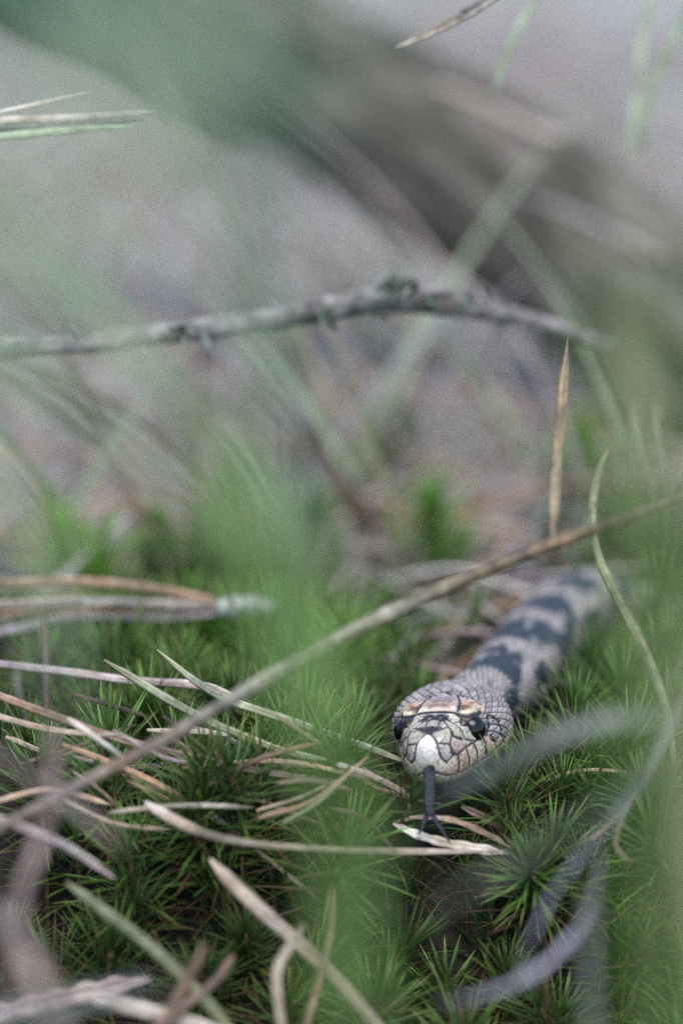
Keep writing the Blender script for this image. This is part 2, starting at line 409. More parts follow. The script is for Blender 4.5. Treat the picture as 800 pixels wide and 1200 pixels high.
    seams = [  # (points on the face crop, half width mm)
        ([(262, 388), (290, 405), (315, 440), (330, 490), (345, 530), (372, 550)], 0.20),
        ([(330, 448), (385, 455), (398, 500), (405, 515), (372, 550)], 0.17),
        ([(262, 388), (285, 368), (330, 374), (380, 362), (397, 400), (388, 455)], 0.22),
        ([(262, 388), (262, 345), (290, 318), (350, 330), (380, 362)], 0.17),
        ([(290, 318), (340, 302), (385, 330)], 0.30),
        ([(385, 330), (420, 350), (450, 378), (470, 425), (520, 437)], 0.17),
        ([(388, 455), (410, 500), (430, 507), (475, 468), (520, 440), (556, 416)], 0.22),
        ([(430, 507), (438, 548), (432, 600)], 0.20), ([(475, 470), (490, 520), (488, 575)], 0.24),
        ([(515, 448), (532, 500), (528, 555)], 0.22), ([(556, 416), (576, 452), (580, 505)], 0.40),
        ([(600, 405), (625, 440), (630, 475)], 0.18), ([(655, 390), (668, 420), (672, 445)], 0.2),
        ([(255, 600), (320, 606), (380, 618), (450, 598), (520, 560), (580, 520), (640, 470), (690, 410)], 0.22),
        ([(270, 285), (350, 281), (420, 288), (430, 296), (480, 300), (532, 298), (548, 285)], 0.42),  # brow front edge, widened to paint the shade under its overhang
        ([(424, 192), (437, 235), (424, 280)], 0.22),
        ([(300, 184), (360, 178), (424, 192), (500, 208), (545, 245)], 0.16),
        ([(330, 150), (342, 180)], 0.14), ([(455, 160), (440, 190)], 0.14),
        ([(440, 330), (455, 352), (500, 345)], 0.20), ([(395, 380), (410, 410), (450, 425)], 0.34),
        ([(585, 300), (590, 350), (583, 400)], 0.28), ([(600, 300), (640, 330), (655, 375)], 0.3)]
    pts = []
    for poly, hwid in seams:
        L3 = []
        dense = spline([(x, y, 0) for x, y in poly], 40)
        for x, y, _z in dense: L3.append(snap(x, y))
        L3 = np.array(L3)
        for k in range(2): L3 = np.vstack([L3[:1], (L3[:-2] + 2 * L3[1:-1] + L3[2:]) / 4, L3[-1:]])
        for p in L3: pts.append((p, hwid)); pts.append((p * np.array([-1, 1, 1]), hwid))
    ks = KDTree(len(pts))
    for i, (p, h_) in enumerate(pts): ks.insert(p, i)
    ks.balance()
    seeds = [  # plate colours, plus painted shade below the brow
        (265, 520, (.64, .63, .58)), (265, 450, (.72, .72, .70)), (300, 500, (.60, .58, .53)), (320, 560, (.52, .50, .44)), (265, 570, (.55, .53, .47)),
        (345, 410, (.36, .36, .31)), (365, 500, (.34, .33, .33)), (320, 345, (.34, .33, .29)), (345, 318, (.05, .05, .055)), (268, 372, (.05, .05, .06)),
        (275, 305, (.30, .30, .32)), (400, 320, (.44, .43, .38)), (430, 350, (.40, .38, .33)), (430, 395, (.34, .32, .27)), (395, 350, (.40, .40, .36)),
        (440, 455, (.36, .29, .29)), (420, 480, (.33, .27, .26)), (480, 395, (.33, .33, .29)), (500, 400, (.38, .37, .33)), (460, 315, (.06, .055, .055)), (500, 315, (.09, .085, .08)),  # closing dark seeds paint the shade beneath the overhanging brow
        (400, 560, (.44, .38, .33)), (460, 540, (.42, .34, .29)), (508, 510, (.46, .42, .36)), (550, 480, (.46, .41, .37)), (625, 430, (.38, .29, .26)), (680, 400, (.40, .36, .27)),
        (620, 355, (.03, .025, .02)), (645, 385, (.05, .035, .03)), (600, 330, (.14, .12, .1)),
        (300, 272, (.56, .52, .43)), (390, 270, (.57, .52, .43)), (480, 280, (.54, .48, .37)), (350, 240, (.34, .25, .20)), (310, 225, (.20, .18, .19)), (380, 205, (.28, .24, .25)),
        (330, 205, (.32, .29, .31)), (480, 235, (.42, .34, .29)), (490, 243, (.28, .15, .09)), (520, 255, (.44, .37, .29)), (450, 215, (.38, .32, .30)), (365, 255, (.30, .21, .17)), (300, 250, (.22, .16, .14)), (400, 235, (.36, .29, .27)), (460, 262, (.2, .13, .1)),
        (400, 150, (.40, .37, .40)), (500, 180, (.42, .38, .38)), (560, 220, (.36, .33, .31)), (640, 280, (.36, .33, .31)),
        (330, 660, (.50, .47, .42)), (450, 640, (.48, .46, .42))]
    seeds = [(x, y, tuple(np.clip(np.mean(c) + (np.array(c) - np.mean(c)) * 1.15 + np.array((.028, .0, -.024)), 0.004, 1) * (1.12 if np.mean(c) > .15 else .7))) for x, y, c in seeds]
    sd3 = []
    for x, y, c in seeds:
        p = snap(x, y); sd3.append((p, c)); sd3.append((p * np.array([-1, 1, 1]), c))
    kc = KDTree(len(sd3))
    for i, (p, c) in enumerate(sd3): kc.insert(p, i)
    kc.balance()
    light = np.array((0.40, 0.35, 0.315)); lav = np.array((0.345, 0.305, 0.285)); dark = np.array((0.022, 0.03, 0.042)); belly = np.array((.45, .41, .37))
    # ---- scales over the neck and body
    NR = 36
    u = th[None] / math.tau * NR + 0.15 * np.sin(S[:, None] * 0.11); v = (S[:, None] / 3.5)
    p_, q_ = u + v, u - v
    fp, fq = p_ - np.floor(p_), q_ - np.floor(q_)
    edge = np.minimum(np.minimum(fp, 1 - fp), np.minimum(fq, 1 - fq))     # 0 at the rim, 0.5 in the middle
    cid = np.floor(p_) * 37.0 + np.floor(q_) * 101.0; crnd = np.mod(np.sin(cid) * 43758.5453, 1.0)
    keel = np.exp(-((fp + fq - 1) / 0.16) ** 2)
    angd = np.abs((th + math.pi) % math.tau - math.pi)[None]              # angle from the top of the back
    dorsal = 1 - ss(1.9, 2.15, angd)
    topc = np.exp(-(np.minimum(np.abs(xl), 20) / 6.0) ** 4)
    lat_mask = np.where((np.abs(xl) < 9.3) & (zl > 4.0), ss(17.6, 19.0, yl), ss(13.6, 14.6, yl) * ss(-2.5, -1.5, np.where(yl < 26, zl, 5))) * dorsal
    cell = ss(0.0, 0.17, edge)
    # blotches
    ph = S[:, None] / 25.0
    warp = np.zeros_like(xl)
    for i in range(0, NS, 3):
        for j in range(0, NT, 4):
            nz = mnoise.noise(Vector((S[i] * 0.11, math.cos(th[j]) * 1.6, math.sin(th[j]) * 1.6))) + 0.5 * mnoise.noise(Vector((S[i] * 0.3, math.cos(th[j]) * 4, math.sin(th[j]) * 4 + 5)))
            warp[i:i + 3, j:j + 4] = 1.5 * nz
    d_sd = np.abs(((ph + 0.17 * warp + 0.28) % 1) - 0.5) * 2              # 0 in a blotch's middle
    sadd = (1 - ss(0.50, 0.66, d_sd + 0.3 * warp)) * (1 - ss(0.75, 1.05, angd + 0.55 * warp))
    d_l = np.abs(((ph + 0.78 + 0.18 * warp) % 1) - 0.5) * 2
    flank = (1 - ss(0.40, 0.6, d_l + 0.3 * warp)) * (1 - ss(0.26, 0.42, np.abs(angd - 1.35) + 0.12 * warp))
    blot = np.clip(sadd + flank, 0, 1) * ss(33, 42, yl)
    uc, vc = (np.floor(p_) + np.floor(q_) + 1) / 2, (np.floor(p_) - np.floor(q_)) / 2       # each scale takes the tone at its own middle
    ic = np.clip(np.searchsorted(S, vc * 3.5), 0, NS - 1); jc = np.round((uc - 0.15 * np.sin(S[ic] * 0.11)) / NR * NT).astype(int) % NT
    bsc = np.clip(blot[ic, jc] + np.where(crnd > 0.82, 0.55, 0) * ss(36, 46, yl) - np.where((crnd < 0.10), 0.5, 0), 0, 1)
    blot = 0.25 * blot + 0.75 * bsc
    col_ = light[None, None] * (0.66 + 0.55 * crnd[..., None]) * (1 + 0.22 * warp[..., None])
    hb = (1 - ss(28, 46, yl))[..., None]; col_ = col_ * (1 - hb) + (lav[None, None] * (0.62 + 0.6 * crnd[..., None])) * hb
    col_ = col_ * (1 - blot[..., None]) + dark * blot[..., None]
    col_ = col_ * (1 - ((1 - dorsal)[..., None])) + belly * ((1 - dorsal)[..., None])
    rim = (1 - ss(0.03, 0.13, edge)) * lat_mask
    col_ = col_ * (1 - 0.8 * rim[..., None])
    disp = lat_mask * ((cell - 1) * 0.32 + 0.10 * keel * cell + 0.16 * (fp - fq) * cell)
    # ---- paint and groove the head plates
    nh = int(H.sum())
    for i in range(nh):
        for j in range(NT):
            y = yl[i, j]
            if y > 27: continue
            x, z = xl[i, j], zl[i, j]
            wv = mnoise.noise(Vector((x * 0.9, y * 0.9, z * 0.9))); w2 = mnoise.noise(Vector((x * 2.6, y * 2.6, z * 2.6 + 9)))
            co, k, dist = ks.find((x, y, z)); hwid = pts[k][1] * 1.3 * (1 + 0.35 * w2)
            pw = 1 - float(lat_mask[i, j])
            near = kc.find_n((x + 0.5 * wv, y + 0.5 * w2, z + 0.5 * wv), 2)
            d0, d1 = near[0][2], near[1][2]
            f = 0.5 - 0.5 * min(1, (d1 - d0) / 0.7)
            c = np.array(sd3[near[0][1]][1]) * (1 - f) + np.array(sd3[near[1][1]][1]) * f
            w3 = mnoise.noise(Vector((x * 1.5 + 7, y * 1.5, z * 1.5 - 3))); c = c * (1 + 0.36 * w2 + 0.15 * wv) * (1 - 0.55 * max(0.0, min(1.0, (w3 - 0.12) / 0.3)) * (1.0 if c[0] < .62 else .25))
            fade = 1 - min(1, max(0, (y - 19) / 6)) if z > -3 else 1 - min(1, max(0, (y - 20) / 6))
            fade *= pw
            base = col_[i, j] * (1 - fade) + c * fade
            sm = max(0.0, min(1.0, 1 - (dist - hwid * 0.55) / (hwid * 0.8)))
            sm *= 1 if y < 22 else 0
            base = base * (1 - sm) + np.array((0.018, 0.016, 0.018)) * sm
            col_[i, j] = base
            g = math.exp(-(dist / (hwid * 1.15)) ** 2)
            disp[i, j] += -0.24 * g + 0.07 * (1 - math.exp(-(dist / 0.8) ** 2)) * pw
    W2 = W1 + N1 * (disp * MM)[..., None]
    V = W2.reshape(-1, 3) - np.array(root.location)
    idx = np.arange(NS * NT).reshape(NS, NT)
    A, B = idx[:-1], np.roll(idx, -1, 1)[:-1]; Cc, D = np.roll(idx, -1, 1)[1:], idx[1:]
    F = np.stack([A, B, Cc, D], -1).reshape(-1, 4)
    me = bpy.data.meshes.new('snake_body')
    me.vertices.add(len(V)); me.vertices.foreach_set('co', V.astype(np.float32).ravel())
    me.loops.add(F.size); me.loops.foreach_set('vertex_index', F.astype(np.int32).ravel())
    me.polygons.add(len(F)); me.polygons.foreach_set('loop_start', np.arange(0, F.size, 4, dtype=np.int32))
    me.update(calc_edges=True); me.validate()
    me.polygons.foreach_set('use_smooth', np.ones(len(me.polygons), bool))
    at = me.color_attributes.new('tint', 'FLOAT_COLOR', 'POINT')
    at.data.foreach_set('color', np.concatenate([np.clip(col_, 0, 1).reshape(-1, 3), np.ones((len(V), 1))], 1).astype(np.float32).ravel())
    m, nt, b = mat_new('snake_skin')
    ca = nt.nodes.new('ShaderNodeVertexColor'); ca.layer_name = 'tint'
    g = nt.nodes.new('ShaderNodeNewGeometry')
    nz = noise_node(nt, g.outputs['Position'], 2600, 3)
    k = ramp(nt, nz, [(0.3, (0.72, 0.72, 0.74)), (0.7, (1.1, 1.08, 1.05))])
    nt.links.new(mixc(nt, 1.0, ca.outputs[0], k, 'MULTIPLY'), b.inputs['Base Color'])
    b.inputs['Roughness'].default_value = 0.36; b.inputs['Specular IOR Level'].default_value = 0.5
    bump(nt, nz, b, 0.0001, 0.35)
    obj('body', me, m, root)
    # ---- eyes
    def L(x, y, z): return NOSE + Xl * (x * MM) + Yl * (y * MM) + Zl * (z * MM) - root.location
    me_, ent, eb = mat_new('eye_black'); eb.inputs['Base Color'].default_value = (0.004, 0.004, 0.005, 1); eb.inputs['Roughness'].default_value = 0.04; eb.inputs['IOR'].default_value = 1.45
    for sgn in (-1, 1):
        c = L(sgn * 7.15, 12.6, 2.2); r = 3.25 * MM
        out = (Xl * sgn * 0.93 - Yl * 0.36 + Zl * 0.05).normalized()
        t1 = out.cross(Zl).normalized(); t2 = t1.cross(out)
        Vv, Ff = [], []; NA, NB = 24, 32
        for i in range(NA + 1):
            al = math.pi * i / NA
            for j in range(NB):
                be = j / NB * math.tau
                Vv.append(c + (out * math.cos(al) + (t1 * math.cos(be) + t2 * math.sin(be)) * math.sin(al)) * r)
        for i in range(NA):
            for j in range(NB):
                kk = (j + 1) % NB; Ff.append((i * NB + j, i * NB + kk, (i + 1) * NB + kk, (i + 1) * NB + j))
        e = obj('eye', mesh_from('eye', Vv, Ff), me_, root)
    # ---- forked tongue
    mt_, tnt, tb = mat_new('tongue_blue_black'); tb.inputs['Roughness'].default_value = 0.5
    tg = nt_g = tnt.nodes.new('ShaderNodeNewGeometry'); tn = noise_node(tnt, tg.outputs['Position'], 900, 3)
    tnt.links.new(ramp(tnt, tn, [(0.3, (0.004, 0.005, 0.009)), (0.7, (0.014, 0.018, 0.028))]), tb.inputs['Base Color']); bump(tnt, noise_node(tnt, tg.outputs['Position'], 1500, 3), tb, 0.0006, 0.9)
    off = root.location
    def tube(path, rad, name, parent):
        p = spline([Vector(q) - off for q in path], 26); rr = np.interp(np.linspace(0, 1, 26), np.linspace(0, 1, len(rad)), rad) * MM
        v_, f_, u_ = sweep(p, rr, [(-1, 0), (-.8, .5), (-.35, .62), (0, .38), (.35, .62), (.8, .5), (1, 0), (.7, -.5), (0, -.6), (-.7, -.5)], thick=0.8, wob=.07, seed=3, twist=.25)
        return obj(name, mesh_from(name, v_, f_, u_), mt_, parent)
    mouth = NOSE + Yl * (5 * MM) - Zl * (5.0 * MM)
    t = tube([mouth, P(503, 905, 0.6865), P(503, 930, 0.684), P(503, 950, 0.683), P(503, 957, 0.6828)], [1.3, 1.4, 1.25, 1.05, 0.85], 'tongue', root)
    tube([P(501, 952, 0.683), P(498, 960, 0.6825), P(494, 970, 0.6818), P(490, 979, 0.681)], [0.62, 0.5, 0.36, 0.12], 'tongue_tip', t)
    tube([P(505, 952, 0.683), P(510, 961, 0.6825), P(518, 974, 0.6818), P(528, 989, 0.681)], [0.62, 0.52, 0.38, 0.12], 'tongue_tip', t)
    tag(root, 'pale grey and cream snake with black blotches facing out, dark forked tongue hanging down', 'snake')
    return C, S
SN_C, SN_S = build_snake()

# ------------------------------------------------------------------ haircap moss
def leaf_into(V, F, U, base, direction, length, width, curve, brown, upv):
    d = direction.normalized(); side = d.cross(upv)
    if side.length < 1e-4: side = d.cross(Vector((1, 0, 0)))
    side.normalize(); nrm = side.cross(d).normalized()
    b0 = len(V); prof = ((0.0, 0.7), (0.3, 1.0), (0.68, 0.62), (1.0, 0.04))
    for t, wd in prof:
        c = base + d * (length * t) + nrm * (curve * length * t * t)
        for k in (-1, 0, 1):
            V.append(c + side * (k * width * wd / 2) + nrm * (abs(k) * width * wd * 0.28)); U.append((t, brown))
    for i in range(3):
        for k in range(2):
            a = b0 + i * 3 + k; F.append((a, a + 1, a + 4, a + 3))

def shoot_geo(rr, V, F, U, base, axis, h, scale, leaves=46):
    """one shoot: rosette of narrow leaves along the upper stem, denser and more upright at the tip"""
    axis = axis.normalized()
    t1 = axis.cross(Vector((0.3, 0.9, 0.1))).normalized(); t2 = axis.cross(t1)
    for i in range(leaves):
        f = i / (leaves - 1)
        along = h * (0.30 + 0.70 * f ** 0.75)
        az = i * 2.39996 + rr.uniform(-0.3, 0.3)
        spread = R(78 - 60 * f ** 1.6 + rr.uniform(-10, 10))
        out = t1 * math.cos(az) + t2 * math.sin(az)
        d = axis * math.cos(spread) + out * math.sin(spread)
        ln = 0.0126 * scale * (0.72 + 0.38 * math.sin(math.pi * min(1, 0.25 + 0.75 * f))) * rr.uniform(0.85, 1.15)
        brown = 1.0 if (f < 0.22 and rr.random() < 0.6) else (0.35 if f < 0.35 else (0.75 if rr.random() < 0.07 else 0.0))
        leaf_into(V, F, U, base + axis * along, d, ln, 0.00066 * scale * rr.uniform(0.85, 1.2), -0.22 * (1 - f) + rr.uniform(-0.06, 0.08), brown, axis)

def make_variant(k):
    rr = random.Random(100 + k); h = 0.024
    V, F, U = [], [], []
    ax = Vector((rr.uniform(-0.08, 0.08), rr.uniform(-0.08, 0.08), 1))
    shoot_geo(rr, V, F, U, Vector((0, 0, 0)), ax, h, 1.0, leaves=rr.randint(50, 72))
    leaf_me = mesh_from('moss_leaves', V, F, U)
    p = spline([(0, 0, -0.006), tuple(ax * h * 0.5), tuple(ax * h)], 6)
    v, f, u = sweep(p, [0.0006] * 6, SEC_ROUND[::3], face=Vector((1, 0, 0.01)))
    return leaf_me, mesh_from('moss_stem', v, f, u)
VARS = [make_variant(k) for k in range(7)]
for lm, sm in VARS: lm.materials.append(M['moss']); sm.materials.append(M['stem'])

SN_XY = SN_C[::6, :2]
def snake_clear(x, y, r): return np.min((SN_XY[:, 0] - x) ** 2 + (SN_XY[:, 1] - y) ** 2) > r * r

def moss_shoot(x, y, scale, rz, tilt, label, group, k):
    o = empty('moss_shoot', (x, y, ground_z(x, y) - 0.001))
    o.rotation_euler = (tilt[0], tilt[1], rz); o.scale = (scale,) * 3
    st = obj('stem', VARS[k][1], None, o); lv = obj('foliage', VARS[k][0], None, o); lv['kind'] = 'stuff'
    tag(o, label, 'moss', group)
    return o

def to_px(v):
    q = v - CAM; d = q.dot(AX_F); return 400 + q.dot(AX_R) / (PX * d), 600 - q.dot(AX_U) / (PX * d), d

G_BANK = ('star-shaped green haircap moss shoot growing on the bank in front of the snake', 'moss shoots on the bank in front of the snake')
G_SIDE = ('spiky green haircap moss shoot growing on the level ground around the snake body', 'moss shoots around the snake body')
LM_BANK = [(200, 940, 'under the low end of the long straw'), (190, 1060, 'beside the dull green-brown needle'), (60, 1100, 'among faded lilac stems'), (330, 1040, 'beside the thick cream needle'),
           (330, 940, 'at the tail of the long brown needle'), (480, 1040, 'below the long bleached needle'), (420, 1140, 'under the green grass blades'), (640, 950, 'beside the snake jaw'),
           (600, 1100, 'under the curled lilac blades'), (750, 1000, 'behind the olive grass'), (720, 900, 'under the grey-green dead blade'), (250, 1180, 'at the bank foot')]
LM_SIDE = [(720, 780, 'beside the curved dry stem'), (660, 800, 'against the snake neck'), (760, 720, 'hiding the far end of the snake'), (420, 830, 'next to the snake head'), (300, 860, 'under the greenish needles'),
           (150, 790, 'below the orange needle bundle'), (60, 840, 'behind the long brown needle'), (420, 740, 'behind the middle of the long straw'), (250, 720, 'beneath the bundle sheath')]
spots = []
def density(px, py):
    """where the photo shows moss"""
    if py > 1140 and 120 < px < 330: return 0.45
    if px < 110 and py < 1040 and py > 820: return 0.25
    return 1.0
y = 0.565
while y < 0.815:
    step = 0.0095 if y < 0.70 else 0.0125
    x = -0.125
    while x < 0.125:
        xx, yy = x + rnd.uniform(-0.45, 0.45) * step, y + rnd.uniform(-0.45, 0.45) * step
        px, py, d = to_px(Vector((xx, yy, moss_top(xx, yy))))
        x += step
        if not (-30 < px < 830 and py < 1330): continue
        if rnd.random() > density(px, py): continue
        if yy > 0.70 and n2(xx, yy, 26, 7.7) < -0.12 + max(0, yy - 0.725) * 9 and not (px > 640): continue
        if yy > 0.655 and not snake_clear(xx, yy, 0.016 if yy > 0.685 else 0.012): continue
        # keep the view onto the face and the tongue free
        low = 445 < px < 600 and 845 < py < 972 and yy < 0.70
        low = low or (yy <= 0.66 and not snake_clear(xx, yy, 0.014))
        if low and py < 885: continue
        spots.append((xx, yy, px, py, low))
    y += step * (0.9 if y > 0.645 else 0.62)
rnd.shuffle(spots)
inview = [s for s in spots if -10 < s[2] < 810 and s[3] < 1240]
rest = [s for s in spots if s not in inview]
inview.sort(key=lambda s: s[1])
heroes = inview[:300]; rest += inview[300:]
for xx, yy, px, py, low in heroes:
    bank = yy < 0.69
    sc = rnd.uniform(0.9, 1.4) if bank else rnd.uniform(0.85, 1.3)
    if low: sc = rnd.uniform(0.45, 0.68)
    lm = min(LM_BANK if bank else LM_SIDE, key=lambda q: (q[0] - px) ** 2 + (q[1] - py) ** 2)[2]
    size = 'large' if sc > 1.2 else ('small' if sc < 1.02 else 'middling')
    lab = size + (' star-shaped green moss shoot on the bank ' if bank else ' spiky green moss shoot on level ground ') + lm
    grp = ('bank moss ' if bank else 'level ground moss ') + lm
    tx = rnd.gauss(0.22 if bank else 0.0, 0.20)
    moss_shoot(xx, yy, sc, rnd.uniform(0, 6.28), (tx, rnd.gauss(0, 0.18)), lab, grp, rnd.randrange(7))

def merged_shoots(name, places, mat, scale=1.0, leaves=34):
    V, F, U = [], [], []
    rr = random.Random(len(places) * 7 + 1)
    for (xx, yy) in places:
        ax = Vector((rr.gauss(0, 0.2), rr.gauss(0, 0.2), 1)); s = scale * rr.uniform(0.8, 1.25)
        shoot_geo(rr, V, F, U, Vector((xx, yy, ground_z(xx, yy) - 0.001)), ax, 0.024 * s, s, leaves)
    return obj(name, mesh_from(name, V, F, U), mat)
if rest:
    o = merged_shoots('moss', [(s[0], s[1]) for s in rest], M['moss'])
    tag(o, 'low carpet of green haircap moss filling in between the shoots', 'moss', kind='stuff')

# bright cushions of moss out on the litter behind
def ground_hit(px, py):
    lo, hi = 0.5, 4.0
    for _ in range(40):
        m = (lo + hi) / 2; p = P(px, py, m)
        if p.z > moss_top(p.x, p.y): lo = m
        else: hi = m
    return P(px, py, lo)
CLUMPS = [  # photo x, y of the middle, radius m, shoots, bright, label
    (300, 660, 0.024, 26, 1, 'large bright yellow-green moss cushion behind the bundle of orange needles'),
    (512, 640, 0.007, 7, 1, 'small vivid green moss tuft alone on brown litter beyond the long straw'),
    (440, 530, 0.012, 8, 0, 'dull green moss tuft on litter below the lichen-covered twig'),
    (110, 668, 0.012, 8, 1, 'bright moss tuft at the edge of litter by the orange needle bundle'),
    (345, 790, 0.022, 26, 1, 'yellow-green moss cushion between the long straw and the snake head'),
    (420, 760, 0.020, 26, 0, 'dark green moss tuft just past the middle of the long straw'),
    (690, 540, 0.008, 6, 1, 'bright moss tuft beside the upright dry blade and curved stem'),
    (770, 650, 0.022, 24, 0, 'grey-green moss cushion beyond the curved dry stem'),
    (200, 760, 0.026, 40, 0, 'deep green moss cushion under the dry needles and the bundle')]
for px, py, rad, n, br, lab in CLUMPS:
    c = ground_hit(px, py); pl = []
    while len(pl) < n:
        a, r = rnd.uniform(0, 6.28), rad * math.sqrt(rnd.random())
        q = (c.x + r * math.cos(a), c.y + r * math.sin(a) * 1.1)
        if snake_clear(q[0], q[1], 0.016): pl.append(q)
    o = merged_shoots('moss_cushion', pl, M['moss_bright'] if br else M['moss'], 1.15 if br else 1.0)
    tag(o, lab, 'moss', 'moss cushions on the litter behind')

# ------------------------------------------------------------------ dry needles, straws and blades
def strand_mesh(name, pix, wpx, sec='needle', thick=None, n=40, taper=(0.5, 0.15), twist=0.0, face=None, off=Vector((0, 0, 0)), wob=0.05, seed=None, tint=None):
    """pix: (photo x, photo y, depth) points; wpx: full width in photo pixels (number or list)"""
    p = spline(pix, n); t = np.linspace(0, 1, n)
    wp = np.interp(t, np.linspace(0, 1, len(wpx)), wpx) if isinstance(wpx, (list, tuple)) else np.full(n, float(wpx))
    tp = np.minimum(1, taper[0] + (1 - taper[0]) * t / 0.10) * np.minimum(1, taper[1] + (1 - taper[1]) * (1 - t) / 0.14)
    pts = [P(*q) - off for q in p]; wd = [wp[i] * PX * p[i][2] / 2 * tp[i] for i in range(n)]
    section = {'needle': SEC_NEEDLE, 'blade': SEC_BLADE, 'round': SEC_ROUND}[sec]
    if thick is None: thick = {'needle': 0.8, 'blade': 1.0, 'round': 1.0}[sec]
    if seed is None: seed = int(pix[0][0] * 7 + pix[0][1] * 13) & 0xffff
    v, f, u = sweep(pts, wd, section, face=face, thick=thick, twist=twist, wob=wob, seed=seed)
    cc = np.ones((n, len(section), 4), np.float32); L = u[-1][0]
    for i in range(n):
        x = u[i * len(section)][0] * 0.11 + seed * 0.37
        a = 1 + 0.55 * mnoise.noise(Vector((x, 0.3, 0))) + 0.3 * mnoise.noise(Vector((x * 3.1, 4.3, 0)))
        hue = 0.14 * mnoise.noise(Vector((x * 0.8, 9.3, 2)))
        base_ = np.array((1 + hue, 1.0, 1 - hue)) * max(0.25, a)
        if tint: base_ = base_ * np.array([np.interp(t[i], [q[0] for q in tint], [q[1][k] for q in tint]) for k in range(3)])
        for j in range(len(section)):
            e = 1 + 0.35 * mnoise.noise(Vector((x * 2.0, j * 1.7, seed * .1)))
            cc[i, j, :3] = base_ * e
    return mesh_from(name, v, f, u, colr=np.clip(cc.reshape(-1, 4), 0, 1.6))

def strand(name, mat, pix, wpx, label, cat, group=None, **kw):
    base = P(*pix[-1]); o = obj(name, strand_mesh(name, pix, wpx, off=base, **kw), M[mat]); o.location = base
    return tag(o, label, cat, group)

# the long straw with its upright dead blade
base = P(-60, 1004, 0.630)
st = empty('grass_stalk', base)
obj('stem', strand_mesh('stem', [(-60, 1004, .630), (60, 938, .636), (200, 862, .643), (330, 785, .650), (460, 716, .655), (560, 672, .657), (660, 633, .655), (760, 598, .648), (860, 560, .638)],
    [13, 13, 15, 18, 19, 18, 16, 14, 12], sec='round', thick=0.8, off=base, n=60, tint=[(0,(.85,.8,.95)),(.2,(.8,.85,.95)),(.38,(.8,1.0,1.05)),(.5,(.85,1.05,1.05)),(.6,(.9,.9,.75)),(.8,(.75,.7,.6)),(1,(.75,.72,.65))]), M['tan'], st)
obj('blade', strand_mesh('blade', [(647, 640, .660), (648, 600, .662), (652, 540, .668), (658, 470, .676), (665, 392, .684)], [8, 11, 12, 13, 7], sec='blade', off=base, taper=(.7, .05), twist=.5, tint=[(0,(.62,.6,.5)),(1,(.6,.52,.4))]), M['tan'], st)
tag(st, 'long thick tan straw slanting across in front of the snake body with upright blade', 'straw')

strand('bent_straw', 'green', [(717, 518, .735), (700, 560, .732), (694, 605, .728), (700, 650, .722), (722, 698, .716), (752, 755, .712), (780, 830, .708), (790, 900, .706)], [6, 11, 10, 12, 13, 11, 9], 'thin curved dry stem bending down beside the snake body and behind the straw', 'stem', sec='round', thick=.7, taper=(.2, .7))

# fascicle of orange needles with its sheath
base = P(300, 712, 0.775)
nb = empty('needle_bundle', base)
for pp, ww, mt in (([(270, 709, .775), (190, 692, .773), (100, 682, .77), (-40, 684, .765)], 11, 'orange'),
               ([(270, 712, .775), (150, 707, .77), (60, 706, .766), (-40, 712, .76)], 12, 'pale'),
               ([(270, 714, .775), (200, 713, .775), (100, 716, .772), (-40, 722, .77)], 9, 'orange'),
               ([(270, 717, .775), (180, 724, .774), (90, 722, .772), (30, 735, .77), (-40, 752, .765)], 10, 'pink')):
    obj('needle', strand_mesh('needle', pp, ww, off=base), M[mt], nb)
obj('sheath', strand_mesh('sheath', [(252, 713, .7745), (275, 712, .774), (300, 711, .773), (325, 714, .772)], [18, 30, 27, 22], sec='round', off=base, taper=(.7, .5), wob=.2, n=26), M['slate'], nb)
tag(nb, 'bundle of orange dry pine needles joined in a grey sheath', 'needle bundle')

strand('pine_needle', 'pink', [(-40, 774, .725), (60, 785, .722), (150, 797, .718), (230, 803, .712), (278, 816, .708)], [9, 10, 10, 11, 10], 'pinkish dry needle lying level just below the orange needle bundle', 'needle', taper=(.8, .3))
strand('pine_needle', 'green', [(122, 773, .697), (165, 800, .697), (215, 830, .695), (262, 853, .693), (330, 879, .692), (395, 893, .692)], [7, 10, 11, 10, 9, 8], 'greenish dry needle with blunt tip crossing under the straw, its end below the bundle', 'needle', taper=(.35, .4))
strand('pine_needle', 'green', [(184, 761, .703), (230, 799, .700), (272, 822, .697), (350, 848, .696), (420, 872, .696), (485, 897, .697)], [5, 9, 11, 10, 9, 8], 'long greenish needle running toward the snake head from beneath the bundle', 'needle', taper=(.3, .4))
strand('pine_needle', 'tan', [(272, 816, .706), (250, 806, .707), (225, 800, .709)], [8, 9, 7], 'short split tan needle tip resting against the straw', 'needle')
strand('pine_needle', 'brown', [(-40, 800, .69), (60, 838, .688), (140, 866, .687), (220, 886, .686), (310, 905, .687), (400, 915, .69)], [10, 11, 11, 10, 9, 8], 'long brown needle curving along the top of the moss bank under the straw', 'needle')
strand('pine_needle', 'tan', [(-40, 828, .688), (40, 851, .685), (90, 859, .684), (150, 862, .684)], [8, 8, 7, 6], 'thin tan needle lying close below the long brown needle', 'needle')
strand('pine_needle', 'pale', [(80, 842, .672), (115, 866, .671), (150, 892, .671)], [8, 7, 5], 'short bleached needle splinter leaning on the long brown needle', 'needle')
strand('pine_needle', 'pink', [(110, 903, .700), (200, 897, .698), (300, 895, .697), (390, 899, .697)], 8, 'straight pinkish needle half buried along the moss bank crest', 'needle')
